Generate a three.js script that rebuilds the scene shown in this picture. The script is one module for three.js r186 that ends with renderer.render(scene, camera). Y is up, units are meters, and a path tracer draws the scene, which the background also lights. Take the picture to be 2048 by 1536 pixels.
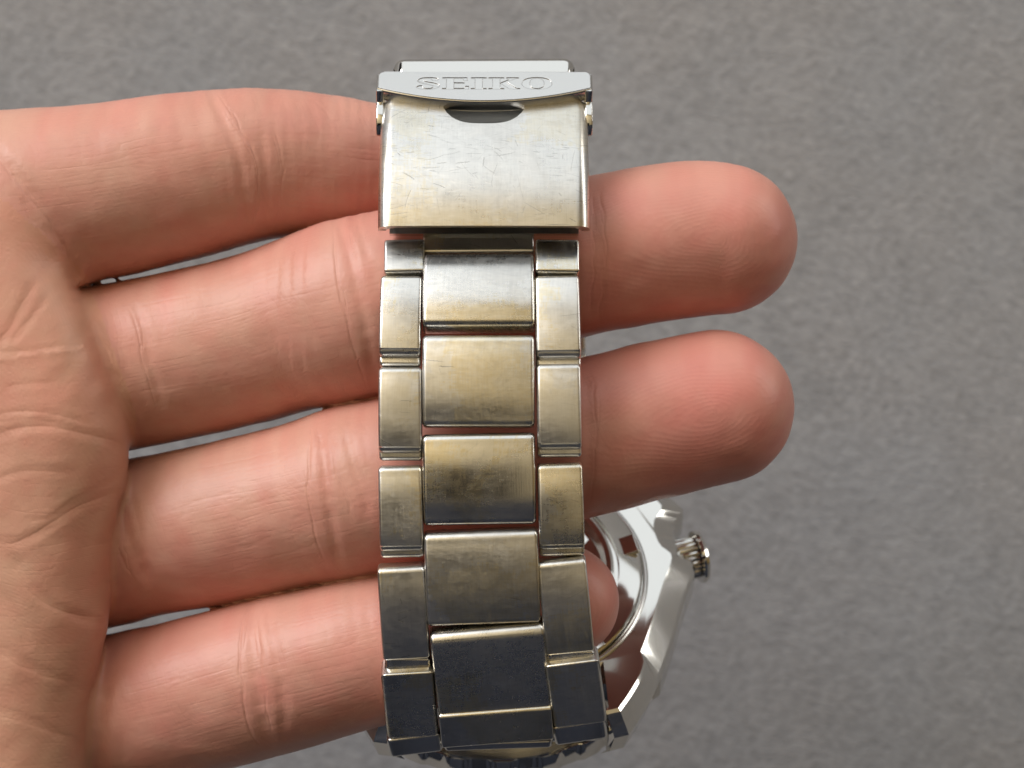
import * as THREE from 'three';
import { FontLoader } from 'three/addons/loaders/FontLoader.js';
import { RectAreaLightUniformsLib } from 'three/addons/lights/RectAreaLightUniformsLib.js';
import { RoundedBoxGeometry } from 'three/addons/geometries/RoundedBoxGeometry.js';
import { mergeGeometries, mergeVertices, toCreasedNormals } from 'three/addons/utils/BufferGeometryUtils.js';

// ------------------------------------------------------------------ camera, light, exposure
const H = 0.12, DIST = 210, PXMM = 21;          // height of the bracelet above the cloth (m); lens distance (mm); photo pixels per mm there
const scene = new THREE.Scene();
scene.background = new THREE.Color(0x000000);
const camera = new THREE.PerspectiveCamera(2 * Math.atan(768 / PXMM / DIST) * 180 / Math.PI, 4 / 3, 0.02, 20);
camera.position.set(0, H + DIST / 1000, 0);
camera.up.set(0, 0, -1);
camera.lookAt(0, H, 0);
camera.focus = 0.212;
camera.userData.fStop = 38;
const renderer = new THREE.WebGLRenderer({ antialias: true });
renderer.toneMapping = THREE.LinearToneMapping;
renderer.toneMappingExposure = 1.03;
renderer.shadowMap.enabled = true;
RectAreaLightUniformsLib.init();
// daylight through windows: a wide glass door beyond the top edge of the picture, a bright window beyond its upper left corner, a small one beyond its right edge
const WINDOWS = [
  { x: 0.12, y: 0.78, z: -1.25, w: 1.3, h: 1.5, turn: -0.12, power: 0.82, color: [0.94, 0.98, 1.0], label: 'wide white framed glass door facing the index finger' },
  { x: -1.17, y: 1.02, z: -1.20, w: 1.2, h: 1.15, turn: 0.78, power: 8.4, color: [0.985, 0.985, 1.0], label: 'bright white framed window above the wrist side' },
  { x: 1.35, y: 0.21, z: -0.72, w: 1.1, h: 0.30, turn: -1.08, power: 4.5, color: [1.0, 0.98, 0.94], label: 'low white framed window on the crown side of the watch' },
];
for (const W of WINDOWS) {
  const l = new THREE.RectAreaLight(new THREE.Color(...W.color), W.power, W.w, W.h);
  l.name = 'window_light';
  l.position.set(W.x + 0.03 * Math.sin(W.turn), W.y, W.z + 0.03 * Math.cos(W.turn));
  l.lookAt(W.x + Math.sin(W.turn), W.y, W.z + Math.cos(W.turn));
  scene.add(l);
}

// ------------------------------------------------------------------ helpers
let seedState = 12345;
const rnd = () => { seedState = (seedState * 1664525 + 1013904223) >>> 0; return seedState / 4294967296; };
const clamp = (x, a, b) => Math.min(b, Math.max(a, x));
const lerp = (a, b, t) => a + (b - a) * t;
const sstep = (a, b, x) => { const t = clamp((x - a) / (b - a), 0, 1); return t * t * (3 - 2 * t); };
// tileable value noise on an nx by ny lattice, u and v in 0..1
const lattices = new Map();
function lattice(key, nx, ny, seed) {
  let s = (seed * 7919 + nx * 131 + ny * 17 + 1) >>> 0;
  const a = new Float32Array(nx * ny);
  for (let i = 0; i < a.length; i++) { s = (Math.imul(s, 1664525) + 1013904223) >>> 0; let q = s ^ (s >>> 15); q = Math.imul(q, 0x2c1b3c6d) >>> 0; q ^= q >>> 13; a[i] = (q >>> 0) / 4294967296; }
  lattices.set(key, a);
  return a;
}
let lastKey = -1, lastLat = null;
function noise(u, v, nx, ny, seed) {
  const key = (seed * 2048 + nx) * 2048 + ny;
  if (key !== lastKey) { lastLat = lattices.get(key) || lattice(key, nx, ny, seed); lastKey = key; }
  const a = lastLat;
  const x = (u - Math.floor(u)) * nx, y = (v - Math.floor(v)) * ny, fx0 = Math.floor(x), fy0 = Math.floor(y);
  const ix = fx0 >= nx ? 0 : fx0, iy = fy0 >= ny ? 0 : fy0, jx = ix + 1 === nx ? 0 : ix + 1, jy = iy + 1 === ny ? 0 : iy + 1;
  let fx = x - fx0, fy = y - fy0;
  fx = fx * fx * fx * (fx * (fx * 6 - 15) + 10); fy = fy * fy * fy * (fy * (fy * 6 - 15) + 10);
  const p = a[iy * nx + ix], q = a[iy * nx + jx], r = a[jy * nx + ix], s = a[jy * nx + jx];
  return p + (q - p) * fx + (r - p) * fy + (p - q - r + s) * fx * fy;
}
const fbm = (u, v, n, seed, oct = 4) => { let s = 0, a = 0.5, t = 0; for (let i = 0; i < oct; i++) { s += a * noise(u, v, n << i, n << i, seed + i); t += a; a *= 0.5; } return s / t; };
function tex(w, h, fn, srgb) {
  const d = new Uint8Array(w * h * 4), c = [0, 0, 0];
  for (let y = 0; y < h; y++) for (let x = 0; x < w; x++) {
    fn((x + 0.5) / w, (y + 0.5) / h, c, x, y);
    const i = (y * w + x) * 4;
    d[i] = clamp(c[0], 0, 1) * 255; d[i + 1] = clamp(c[1], 0, 1) * 255; d[i + 2] = clamp(c[2], 0, 1) * 255; d[i + 3] = 255;
  }
  const t = new THREE.DataTexture(d, w, h);
  t.wrapS = t.wrapT = THREE.RepeatWrapping; t.magFilter = THREE.LinearFilter; t.minFilter = THREE.LinearMipmapLinearFilter; t.generateMipmaps = true;
  if (srgb) t.colorSpace = THREE.SRGBColorSpace;
  t.needsUpdate = true;
  return t;
}
const toS = (x) => x <= 0.0031308 ? 12.92 * x : 1.055 * Math.pow(x, 1 / 2.4) - 0.055;
function addTo(parent, name, geo, mat) {
  const m = new THREE.Mesh(geo, mat);
  m.name = name; m.castShadow = m.receiveShadow = true; parent.add(m);
  return m;
}
function tag(o, label, category, group) { o.userData.label = label; o.userData.category = category; if (group) o.userData.group = group; return o; }
// photo pixel at depth Z (mm in front of the bracelet plane) to millimetres: x right, y up the picture, z towards the lens
const pm = (px, py, Z) => { const k = (DIST - Z) / DIST / PXMM; return new THREE.Vector3((px - 1024) * k, -(py - 768) * k, Z); };

// ------------------------------------------------------------------ setting: cloth, ceiling, window, wall, sheet in place of the photographer
{
  const N = 1024;
  const hgt = new Float32Array(N * N);
  for (let y = 0; y < N; y++) for (let x = 0; x < N; x++) {
    const u = x / N, v = y / N;
    const wu = u + 0.05 * (fbm(u, v, 5, 31, 3) - 0.5), wv = v + 0.05 * (fbm(u, v, 5, 41, 3) - 0.5);
    // short nap: small streaks lying mostly across the picture, combed into drifting directions
    const a = noise(wu + wv, wv, 70, 170, 3), b = noise(wu, wv - wu, 80, 150, 5), c = noise(wu + wv, wv, 130, 300, 7), d = noise(wu, wv, 220, 330, 9);
    const e = noise(wu + 2 * wv, wv, 260, 512, 13);
    hgt[y * N + x] = 0.20 * a + 0.20 * b + 0.28 * c + 0.22 * d + 0.20 * e + 0.14 * fbm(u, v, 14, 51, 4) - 0.12;
  }
  const colorT = tex(N, N, (u, v, c, x, y) => {
    const h = hgt[y * N + x], w = fbm(u, v, 6, 77, 4) - 0.5, g = fbm(u, v, 13, 87, 3) - 0.5;
    const k = 0.31 * (1 + 0.72 * (h - 0.5) + 0.04 * g);
    c[0] = toS(k * (0.98 + 0.04 * w)); c[1] = toS(k * 0.97); c[2] = toS(k * (1.0 - 0.04 * w));
  }, true);
  const bumpT = tex(N, N, (u, v, c, x, y) => { const h = hgt[y * N + x]; c[0] = c[1] = c[2] = h; });
  const R = 1 / 0.105;
  for (const t of [colorT, bumpT]) t.repeat.set(R, R);
  const m = new THREE.MeshPhysicalMaterial({ map: colorT, bumpMap: bumpT, bumpScale: 0.00014, roughness: 1.0, specularIntensity: 0.15 });
  const g = new THREE.PlaneGeometry(4.4, 4.4, 1, 1); g.rotateX(-Math.PI / 2);
  const uv = g.attributes.uv; for (let i = 0; i < uv.count; i++) uv.setXY(i, uv.getX(i) * 4.4, uv.getY(i) * 4.4);
  const cloth = addTo(scene, 'fabric_surface', g, m);
  cloth.userData.kind = 'structure'; cloth.userData.label = 'grey brushed fabric surface far below the hand'; cloth.userData.category = 'fabric';
}
{
  const plaster = tex(256, 256, (u, v, c) => { const n = 0.97 + 0.05 * (fbm(u, v, 8, 3, 4) - 0.5); c[0] = c[1] = c[2] = n; });
  const cm = new THREE.MeshStandardMaterial({ color: new THREE.Color(0.86, 0.69, 0.41), map: plaster, roughness: 0.95 });
  const g = new THREE.BoxGeometry(4.4, 0.06, 4.4);
  const ceil = addTo(scene, 'ceiling', g, cm);
  ceil.position.set(0, 1.72, 0); ceil.userData.kind = 'structure'; ceil.userData.label = 'warm cream ceiling above the hand'; ceil.userData.category = 'ceiling';

  const fm = new THREE.MeshStandardMaterial({ color: new THREE.Color(0.75, 0.75, 0.73), roughness: 0.4 });
  for (const W of WINDOWS) {
    const win = new THREE.Group(); win.name = ['window', 'window_001', 'window_002'][WINDOWS.indexOf(W)]; scene.add(win);
    win.position.set(W.x, W.y, W.z); win.rotation.y = W.turn;
    tag(win, W.label, 'window', 'windows that light the hand');
    const bar = (w, h, x, y) => { const b = addTo(win, 'frame_bar', new RoundedBoxGeometry(w, h, 0.05, 2, 0.006), fm); b.position.set(x, y, 0.012); };
    bar(W.w + 0.14, 0.07, 0, W.h / 2 + 0.036); bar(W.w + 0.14, 0.07, 0, -W.h / 2 - 0.036);
    bar(0.07, W.h, -W.w / 2 - 0.036, 0); bar(0.07, W.h, W.w / 2 + 0.036, 0);
    addTo(win, 'pane', new THREE.BoxGeometry(W.w, W.h, 0.008), new THREE.MeshStandardMaterial({ color: 0x223344, roughness: 0.1, emissive: new THREE.Color(...W.color), emissiveIntensity: 0.3 }));
  }
  // ochre wall on the crown side
  const wall = addTo(scene, 'wall', new THREE.BoxGeometry(0.06, 1.6, 2.2), new THREE.MeshStandardMaterial({ color: new THREE.Color(0.52, 0.36, 0.14), map: plaster, roughness: 0.9 }));
  wall.position.set(1.75, 0.82, -0.75); wall.userData.kind = 'structure'; wall.userData.label = 'ochre painted wall beside the window'; wall.userData.category = 'wall';

  // added dark navy sheet, stands in for the photographer mirrored in the links
  const cg = new THREE.PlaneGeometry(2.6, 1.5, 260, 4), p = cg.attributes.position;
  for (let i = 0; i < p.count; i++) p.setZ(i, 0.03 * Math.sin(p.getX(i) * 34 + 1.3 * Math.sin(p.getX(i) * 5)));
  cg.computeVertexNormals();
  const cur = addTo(scene, 'photographer_stand_in', cg, new THREE.MeshStandardMaterial({ color: new THREE.Color(0.016, 0.020, 0.034), roughness: 0.9, side: THREE.DoubleSide }));
  cur.position.set(0.1, 0.755, 0.44); cur.rotation.y = Math.PI;
  tag(cur, 'added dark navy sheet standing in for the photographer', 'photographer_stand_in');
}

// the phone that takes the picture: black slab whose lens is at the viewpoint
{
  const ph = new THREE.Group(); ph.name = 'smartphone'; scene.add(ph);
  ph.position.set(-0.045, H + DIST / 1000 + 0.008, 0.036);
  tag(ph, 'black smartphone held level above the bracelet', 'smartphone');
  const bm = new THREE.MeshPhysicalMaterial({ color: new THREE.Color(0.012, 0.013, 0.016), roughness: 0.25 });
  addTo(ph, 'phone_body', new RoundedBoxGeometry(0.147, 0.008, 0.072, 4, 0.0038), bm);
  const scr = addTo(ph, 'screen_glass', new THREE.BoxGeometry(0.138, 0.0006, 0.064), bm); scr.position.y = 0.0044;
}

// ------------------------------------------------------------------ steel
const STEEL_MM = 42;                                   // the steel textures repeat every 42 mm
function scratchField(N, count, seed, lenMin, lenMax, curve) {           // fine marks of use: light and dark strokes
  const f = new Float32Array(N * N);
  let s0 = seedState; seedState = seed;
  for (let k = 0; k < count; k++) {
    let x = rnd() * N, y = rnd() * N, a = rnd() * Math.PI * 2, len = lerp(lenMin, lenMax, rnd() * rnd()) * N, bend = (rnd() - 0.5) * curve, amp = (rnd() < 0.6 ? -1 : 1) * (0.15 + 0.85 * rnd() * rnd());
    if (rnd() < 0.55) a = (rnd() - 0.5) * 0.5;          // many run across the bracelet
    for (let t = 0; t < len; t += 0.5) {
      x += 0.5 * Math.cos(a); y += 0.5 * Math.sin(a); a += bend / N;
      const e = Math.min(1, Math.min(t, len - t) / (0.15 * len + 1)) * amp;
      const ix = ((Math.floor(x) % N) + N) % N, iy = ((Math.floor(y) % N) + N) % N, j = iy * N + ix;
      f[j] = Math.abs(e) > Math.abs(f[j]) ? e : f[j];
      const j2 = ((iy + 1) % N) * N + (ix + (k & 1)) % N; if (k % 3) f[j2] = Math.abs(e) * 0.7 > Math.abs(f[j2]) ? 0.7 * e : f[j2];
    }
  }
  seedState = s0;
  return f;
}
function steelMaterial({ seed, stain, stainAmt, scuff, rough, bumpS, scratches, lens, smudge, dark = 0.6 }) {
  const N = 1024, sc = scratchField(N, scratches, seed, 0.012, lens, 9);
  const hairs = new Float32Array(N * 2); { let s0 = seedState; seedState = seed + 5; for (let i = 0; i < hairs.length; i++) hairs[i] = rnd(); seedState = s0; }
  const F = (u, v, x, y) => {
    const wu = u + 0.05 * (fbm(u, v, 11, seed + 21, 3) - 0.5), wv = v + 0.05 * (fbm(u, v, 11, seed + 31, 3) - 0.5);
    const brush = 0.4 * noise(u, v, 512, 24, seed + 1) + 0.25 * noise(u, v, 380, 60, seed + 2) + 0.35 * noise(u, v, 40, 480, seed + 3);
    const grain = 0.5 * noise(u, v, 300, 60, seed + 41) + 0.5 * noise(u, v, 70, 300, seed + 42);
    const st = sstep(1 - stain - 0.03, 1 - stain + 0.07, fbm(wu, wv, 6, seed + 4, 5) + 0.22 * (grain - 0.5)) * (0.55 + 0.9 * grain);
    const sm = sstep(0.56, 0.66, fbm(wu, wv, 9, seed + 51, 5) + 0.26 * (grain - 0.5));
    const cross = fbm(wu, wv, 22, seed + 9, 4);
    const sf = sstep(0.38, 0.66, 0.35 * fbm(wu, wv, 13, seed + 11, 4) + 0.3 * noise(wu + 0.3 * wv, wv, 40, 110, seed + 12) + 0.35 * noise(wu - 0.2 * wv, wv, 90, 230, seed + 13));
    return [brush, st, sf, cross, sc[y * N + x] * (0.35 + 1.3 * sstep(0.35, 0.65, fbm(u, v, 5, seed + 61, 2))), sm];
  };
  const cache = new Float32Array(N * N * 3);
  const map = tex(N, N, (u, v, c, x, y) => {
    const [br, st, sf, cr, s, sm] = F(u, v, x, y);
    const dirt = sstep(0.60, 0.74, fbm(u, v, 20, seed + 15, 4)) * 0.3;
    const k = 0.94 + 0.12 * (br - 0.5) + 0.10 * (cr - 0.5) + scuff * 0.15 * (sf - 0.5) - 0.4 * Math.max(0, -s) * dark - dirt * 0.15 - smudge * sm;
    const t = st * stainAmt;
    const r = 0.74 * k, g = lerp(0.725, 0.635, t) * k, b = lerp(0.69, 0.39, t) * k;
    const w = Math.max(0, s) * 0.22;
    c[0] = toS(r + w * (0.9 - r)); c[1] = toS(g + w * (0.88 - g)); c[2] = toS(b + w * (0.85 - b));
    const i = (y * N + x) * 3;
    cache[i] = rough + 0.06 * sm + 0.05 * (br - 0.5) + scuff * 0.10 * (sf - 0.5) + 0.04 * (cr - 0.5) + 0.10 * Math.abs(s);
    cache[i + 1] = 0.5 + 0.5 * (br - 0.5) + 0.12 * scuff * (sf - 0.5) - 0.45 * Math.abs(s);
  }, true);
  const rm = tex(N, N, (u, v, c, x, y) => { c[0] = 0; c[1] = cache[(y * N + x) * 3]; c[2] = 1; });
  const bm = tex(N, N, (u, v, c, x, y) => { c[0] = c[1] = c[2] = cache[(y * N + x) * 3 + 1]; });
  return new THREE.MeshPhysicalMaterial({ map, roughnessMap: rm, roughness: 1, bumpMap: bm, bumpScale: bumpS, metalness: 1 });
}
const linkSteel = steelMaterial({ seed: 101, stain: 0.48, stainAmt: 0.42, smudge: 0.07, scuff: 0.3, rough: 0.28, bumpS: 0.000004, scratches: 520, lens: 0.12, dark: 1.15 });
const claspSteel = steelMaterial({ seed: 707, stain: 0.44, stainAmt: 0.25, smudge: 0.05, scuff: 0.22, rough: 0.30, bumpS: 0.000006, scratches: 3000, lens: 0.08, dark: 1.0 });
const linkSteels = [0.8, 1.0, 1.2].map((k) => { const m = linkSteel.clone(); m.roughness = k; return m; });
const plainSteel = new THREE.MeshPhysicalMaterial({ color: new THREE.Color(0.66, 0.65, 0.63), metalness: 1, roughness: 0.22 });
const polish = new THREE.MeshPhysicalMaterial({ color: new THREE.Color(0.70, 0.685, 0.65), metalness: 1, roughness: 0.07 });
const darkSteel = new THREE.MeshPhysicalMaterial({ color: new THREE.Color(0.16, 0.16, 0.165), metalness: 1, roughness: 0.32 });

const watch = new THREE.Group(); watch.name = 'wristwatch'; scene.add(watch);
watch.position.set(0, H, 0); watch.rotation.x = -Math.PI / 2;      // its own x right, y up the picture, z towards the lens
tag(watch, 'scratched steel wristwatch looped over the fingers, bracelet side up', 'wristwatch');
// millimetre geometry to metres
const mm = (g) => { g.scale(0.001, 0.001, 0.001); return g; };
function uvXY(g, ox, oy, S = STEEL_MM) {
  const p = g.attributes.position, uv = new Float32Array(p.count * 2);
  for (let i = 0; i < p.count; i++) { uv[2 * i] = (p.getX(i) + 0.6 * p.getZ(i) + ox) / S; uv[2 * i + 1] = (p.getY(i) + 0.6 * p.getZ(i) + oy) / S; }
  g.setAttribute('uv', new THREE.BufferAttribute(uv, 2)); return g;
}
// bar with the closed side profile pts (y, z), from x = -w/2 to w/2, its side edges bevelled by b
function profileBar(pts, w, b, taper = 1) {
  const n = pts.length, pos = [], idx = [];
  let cy = 0, cz = 0; for (const p of pts) { cy += p[0] / n; cz += p[1] / n; }
  const nor = pts.map((p, i) => { const a = pts[(i + n - 1) % n], c = pts[(i + 1) % n]; const dy = c[0] - a[0], dz = c[1] - a[1], l = Math.hypot(dy, dz) || 1; return [dz / l, -dy / l]; });
  let area = 0; pts.forEach((p, i) => { const q = pts[(i + 1) % n]; area += p[0] * q[1] - q[0] * p[1]; });
  const sg = area > 0 ? 1 : -1;
  const st = [], mid = [];
  for (let k = 0; k <= 5; k++) { const a = k / 5 * Math.PI / 2; st.push([-w / 2 + b * (1 - Math.cos(a)), b * (1 - Math.sin(a))]); }
  st.push([0, 0]);
  for (let k = 5; k >= 0; k--) { const a = k / 5 * Math.PI / 2; st.push([w / 2 - b * (1 - Math.cos(a)), b * (1 - Math.sin(a))]); }
  for (const [x, ins] of st) pts.forEach((p, i) => pos.push(x, p[0] - sg * nor[i][0] * ins, p[1] - sg * nor[i][1] * ins));
  for (let k = 0; k + 1 < st.length; k++) for (let i = 0; i < n; i++) { const a = k * n + i, c = k * n + (i + 1) % n; sg > 0 ? idx.push(a, a + n, c, c, a + n, c + n) : idx.push(a, c, a + n, c, c + n, a + n); }
  for (const k of [0, st.length - 1]) {
    const c = pos.length / 3; pos.push(st[k][0], cy, cz);
    for (let i = 0; i < n; i++) { const a = k * n + i, q = k * n + (i + 1) % n; (k === 0) === (sg > 0) ? idx.push(c, a, q) : idx.push(c, q, a); }
  }
  let g = new THREE.BufferGeometry(); g.setAttribute('position', new THREE.Float32BufferAttribute(pos, 3)); g.setIndex(idx);
  // outward check
  g.computeVertexNormals();
  const p0 = g.attributes.position, nn = g.attributes.normal; let s = 0;
  for (let i = 0; i < n; i++) { const j = 6 * n + i; s += nn.getY(j) * (p0.getY(j) - cy) + nn.getZ(j) * (p0.getZ(j) - cz); }
  if (s < 0) { const ix = g.index.array; for (let i = 0; i < ix.length; i += 3) { const t = ix[i]; ix[i] = ix[i + 1]; ix[i + 1] = t; } }
  g.deleteAttribute('normal');
  return toCreasedNormals(g, 0.6);
}
// side profile of a link: crowned top, rounded ends; lip = a small ledge at the lower end
function linkProfile(L, th, c, rt, rb, lip) {
  const P = [], h = L / 2, top = (y) => -c * Math.pow(Math.abs(y / h), 2.6);
  for (let i = 0; i <= 14; i++) { const y = lerp(-h + rb + (lip ? 0.75 : 0), h - rt, i / 14); P.push([y, top(y)]); }
  for (let i = 1; i <= 7; i++) { const a = i / 7 * Math.PI / 2; P.push([h - rt + rt * Math.sin(a), top(h - rt) - rt * (1 - Math.cos(a))]); }
  P.push([h, -th + 0.4], [h - 0.4, -th], [0, -th], [-h + 0.4, -th], [-h, -th + 0.4]);
  if (lip) {
    const z = top(-h) - rb - 0.25;
    for (let i = 7; i >= 0; i--) { const a = i / 7 * Math.PI / 2; P.push([-h + 0.4 - 0.4 * Math.sin(a), z - 0.4 + 0.4 * Math.cos(a)]); }
    P.push([-h + 0.72, z]);
    for (let i = 7; i >= 1; i--) { const a = i / 7 * Math.PI / 2; P.push([-h + 0.75 + rb - rb * Math.sin(a), top(-h + rb) - rb * (1 - Math.cos(a))]); }
  } else for (let i = 7; i >= 1; i--) { const a = i / 7 * Math.PI / 2; P.push([-h + rb - rb * Math.sin(a), top(-h + rb) - rb * (1 - Math.cos(a))]); }
  return P;
}
// outer face of the bracelet: depth (mm) by photo row
const ZP = [[440, -6.5], [485, -4.9], [545, -3.1], [600, -1.8], [640, -1.15], [700, -0.55], [770, -0.15], [860, 0.05], [960, 0], [1060, -0.15], [1160, -0.6], [1250, -1.3], [1300, -1.9], [1360, -3.1], [1430, -5.2], [1480, -7.4], [1520, -9.8]];
const zAt = (y) => { let i = 0; while (i < ZP.length - 2 && y > ZP[i + 1][0]) i++; return lerp(ZP[i][1], ZP[i + 1][1], (y - ZP[i][0]) / (ZP[i + 1][0] - ZP[i][0])); };
function frame(A, B, right) {                 // A lower, B upper edge point of a face; matrix with y along it, z outwards, origin midway
  const y = B.clone().sub(A).normalize(), z = right.clone().cross(y).normalize(), x = y.clone().cross(z).normalize();
  const o = A.clone().add(B).multiplyScalar(0.5);
  return new THREE.Matrix4().makeBasis(x, y, z).setPosition(o);
}
function placeMesh(m, M) { const S = M.clone(); const e = S.elements; e[12] *= 0.001; e[13] *= 0.001; e[14] *= 0.001; S.decompose(m.position, m.quaternion, m.scale); return m; }
// x0,x1: left and right edge pixels at the link's middle; y0,y1: upper and lower edge rows; roll: rise per pixel to the right; dx: lean of the axis in pixels from top to bottom
function linkByPixels(name, x0, x1, y0, y1, o = {}) {
  const xc = (x0 + x1) / 2, dz = o.dz || 0, lean = o.lean || 0;
  const B = pm(xc - lean / 2, y0, (o.z0 ?? zAt(y0)) + dz), A = pm(xc + lean / 2, y1, (o.z1 ?? zAt(y1)) + dz);
  const zc = (A.z + B.z) / 2, w = (x1 - x0) / PXMM * (DIST - zc) / DIST, L = A.distanceTo(B);
  const right = new THREE.Vector3(1, o.roll || 0, 0).normalize();
  const g = profileBar(linkProfile(L, o.th || 2.9, o.c ?? 0.5, o.rt ?? 0.5, o.rb ?? 0.5, o.lip), w, o.b ?? 0.5);
  uvXY(g, rnd() * 40, rnd() * 40);
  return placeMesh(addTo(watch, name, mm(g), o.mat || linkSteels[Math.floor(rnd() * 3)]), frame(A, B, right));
}
// the connecting stub under the clasp
linkByPixels('outer_link', 768, 849, 474, 541, { th: 2.0, dz: -0.3, roll: 0.0, rb: 0.3, rt: 0.6, c: 0.1, b: 0.25 });
linkByPixels('outer_link', 1071, 1159, 474, 541, { th: 2.0, dz: -0.3, roll: 0.0, rb: 0.3, rt: 0.6, c: 0.1, b: 0.25 });
// outer links, left and right
const lo = { lip: true, rt: 0.6, rb: 0.6, b: 0.36, c: 0.62 };
linkByPixels('outer_link', 758, 842, 545, 721, { ...lo, roll: 0.005, lean: -4 });
linkByPixels('outer_link', 1071, 1161, 545, 725, { ...lo, roll: 0.005, lean: 4 });
linkByPixels('outer_link', 756, 843, 734, 921, { ...lo, roll: 0.01 });
linkByPixels('outer_link', 1074, 1163, 727, 914, { ...lo, roll: 0.01, lean: 3 });
linkByPixels('outer_link', 757, 845, 934, 1120, { ...lo, roll: 0.02, lean: 4 });
linkByPixels('outer_link', 1077, 1168, 929, 1117, { ...lo, roll: 0.02, lean: 5 });
linkByPixels('outer_link', 759, 854, 1139, 1324, { ...lo, lip: false, rb: 0.4, roll: 0.05, lean: 12 });
linkByPixels('outer_link', 1083, 1181, 1125, 1312, { ...lo, lip: false, rb: 0.4, roll: 0.05, lean: 18 });
linkByPixels('outer_link', 768, 872, 1349, 1478, { rt: 0.2, rb: 0.3, c: 0.1, roll: 0.07, lean: 12 });
linkByPixels('outer_link', 1098, 1207, 1328, 1453, { rt: 0.2, rb: 0.3, c: 0.1, roll: 0.07, lean: 18 });
// recessed connecting lugs seen in the gaps
linkByPixels('outer_link', 770, 862, 1318, 1352, { th: 1.4, dz: -1.0, roll: 0.06, c: 0.02, rt: 0.2, rb: 0.2 });
linkByPixels('outer_link', 1092, 1190, 1304, 1334, { th: 1.4, dz: -1.0, roll: 0.06, c: 0.02, rt: 0.2, rb: 0.2 });
// centre links
const lc = { rt: 0.8, rb: 0.7, c: 0.62, b: 0.42, dz: 0.12 };
linkByPixels('centre_link', 845, 1069, 498, 644, { ...lc, rt: 0.9, roll: 0.0 });
linkByPixels('centre_link', 844, 1069, 668, 852, { ...lc, roll: 0.03 });
linkByPixels('centre_link', 845, 1071, 868, 1051, { ...lc, roll: 0.03, lean: 3 });
linkByPixels('centre_link', 850, 1079, 1066, 1253, { ...lc, roll: 0.05, lean: 7 });
linkByPixels('centre_link', 868, 1097, 1266, 1436, { ...lc, rt: 1.1, c: 0.3, roll: 0.06, lean: 18 });
linkByPixels('centre_link', 880, 1106, 1424, 1490, { ...lc, rt: 0.4, rb: 0.3, c: 0.05, roll: 0.07, lean: 6, b: 0.2, z1: -6.7, mat: linkSteels[0] });
linkByPixels('centre_link', 846, 1068, 462, 503, { th: 1.2, dz: -1.7, rt: 0.5, rb: 0.3, c: 0.05, b: 0.2 });
// end pieces between the lugs of the case
linkByPixels('end_link', 775, 884, 1476, 1512, { z0: -7.4, z1: -8.9, rt: 0.3, rb: 0.4, c: 0.1, th: 3, roll: 0.07, lean: 8, mat: plainSteel });
linkByPixels('end_link', 1106, 1214, 1450, 1487, { z0: -6.3, z1: -7.8, rt: 0.3, rb: 0.4, c: 0.1, th: 3, roll: 0.07, lean: 8, mat: plainSteel });
linkByPixels('end_link', 888, 1106, 1487, 1500, { z0: -8.4, z1: -9.0, rt: 0.2, rb: 0.2, c: 0.05, th: 3, roll: 0.08, mat: plainSteel });

// ---- clasp, bent along the loop: s runs up from its lower edge, h stands out from it
const CL0 = pm(967, 452, -2.7);
const tilt = (s) => (9.5 + 3.1 * s - 0.075 * s * s) * Math.PI / 180;
const claspCurve = (() => {
  const pts = [[0, 0]]; let y = 0, z = 0; const ds = 0.1;
  for (let s = 0; s < 60; s += ds) { y += ds * Math.cos(tilt(s)); z -= ds * Math.sin(tilt(s)); pts.push([y, z]); if (s > 30) break; }
  return (s) => { if (s < 0) { return [s * Math.cos(tilt(0)), -s * Math.sin(tilt(0))]; } const f = s / ds, i = Math.floor(f); return [lerp(pts[i][0], pts[i + 1][0], f - i), lerp(pts[i][1], pts[i + 1][1], f - i)]; };
})();
function bendPt(x, s, h, v = new THREE.Vector3()) { const [y, z] = claspCurve(s), a = tilt(Math.max(0, s)); return v.set(CL0.x + x, CL0.y + y + h * Math.sin(a), CL0.z + z + h * Math.cos(a)); }
function bend(g) { const p = g.attributes.position, v = new THREE.Vector3(); for (let i = 0; i < p.count; i++) { bendPt(p.getX(i), p.getY(i), p.getZ(i), v); p.setXYZ(i, v.x, v.y, v.z); } return g; }
const rowOf = (v) => 768 - v.y * PXMM * DIST / (DIST - v.z);
const sAtRow = (row, h) => { let a = 0, b = 24; for (let i = 0; i < 40; i++) { const m = (a + b) / 2; rowOf(bendPt(0, m, h)) > row ? a = m : b = m; } return a; };
const clasp = new THREE.Group(); clasp.name = 'clasp'; watch.add(clasp);
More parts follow.
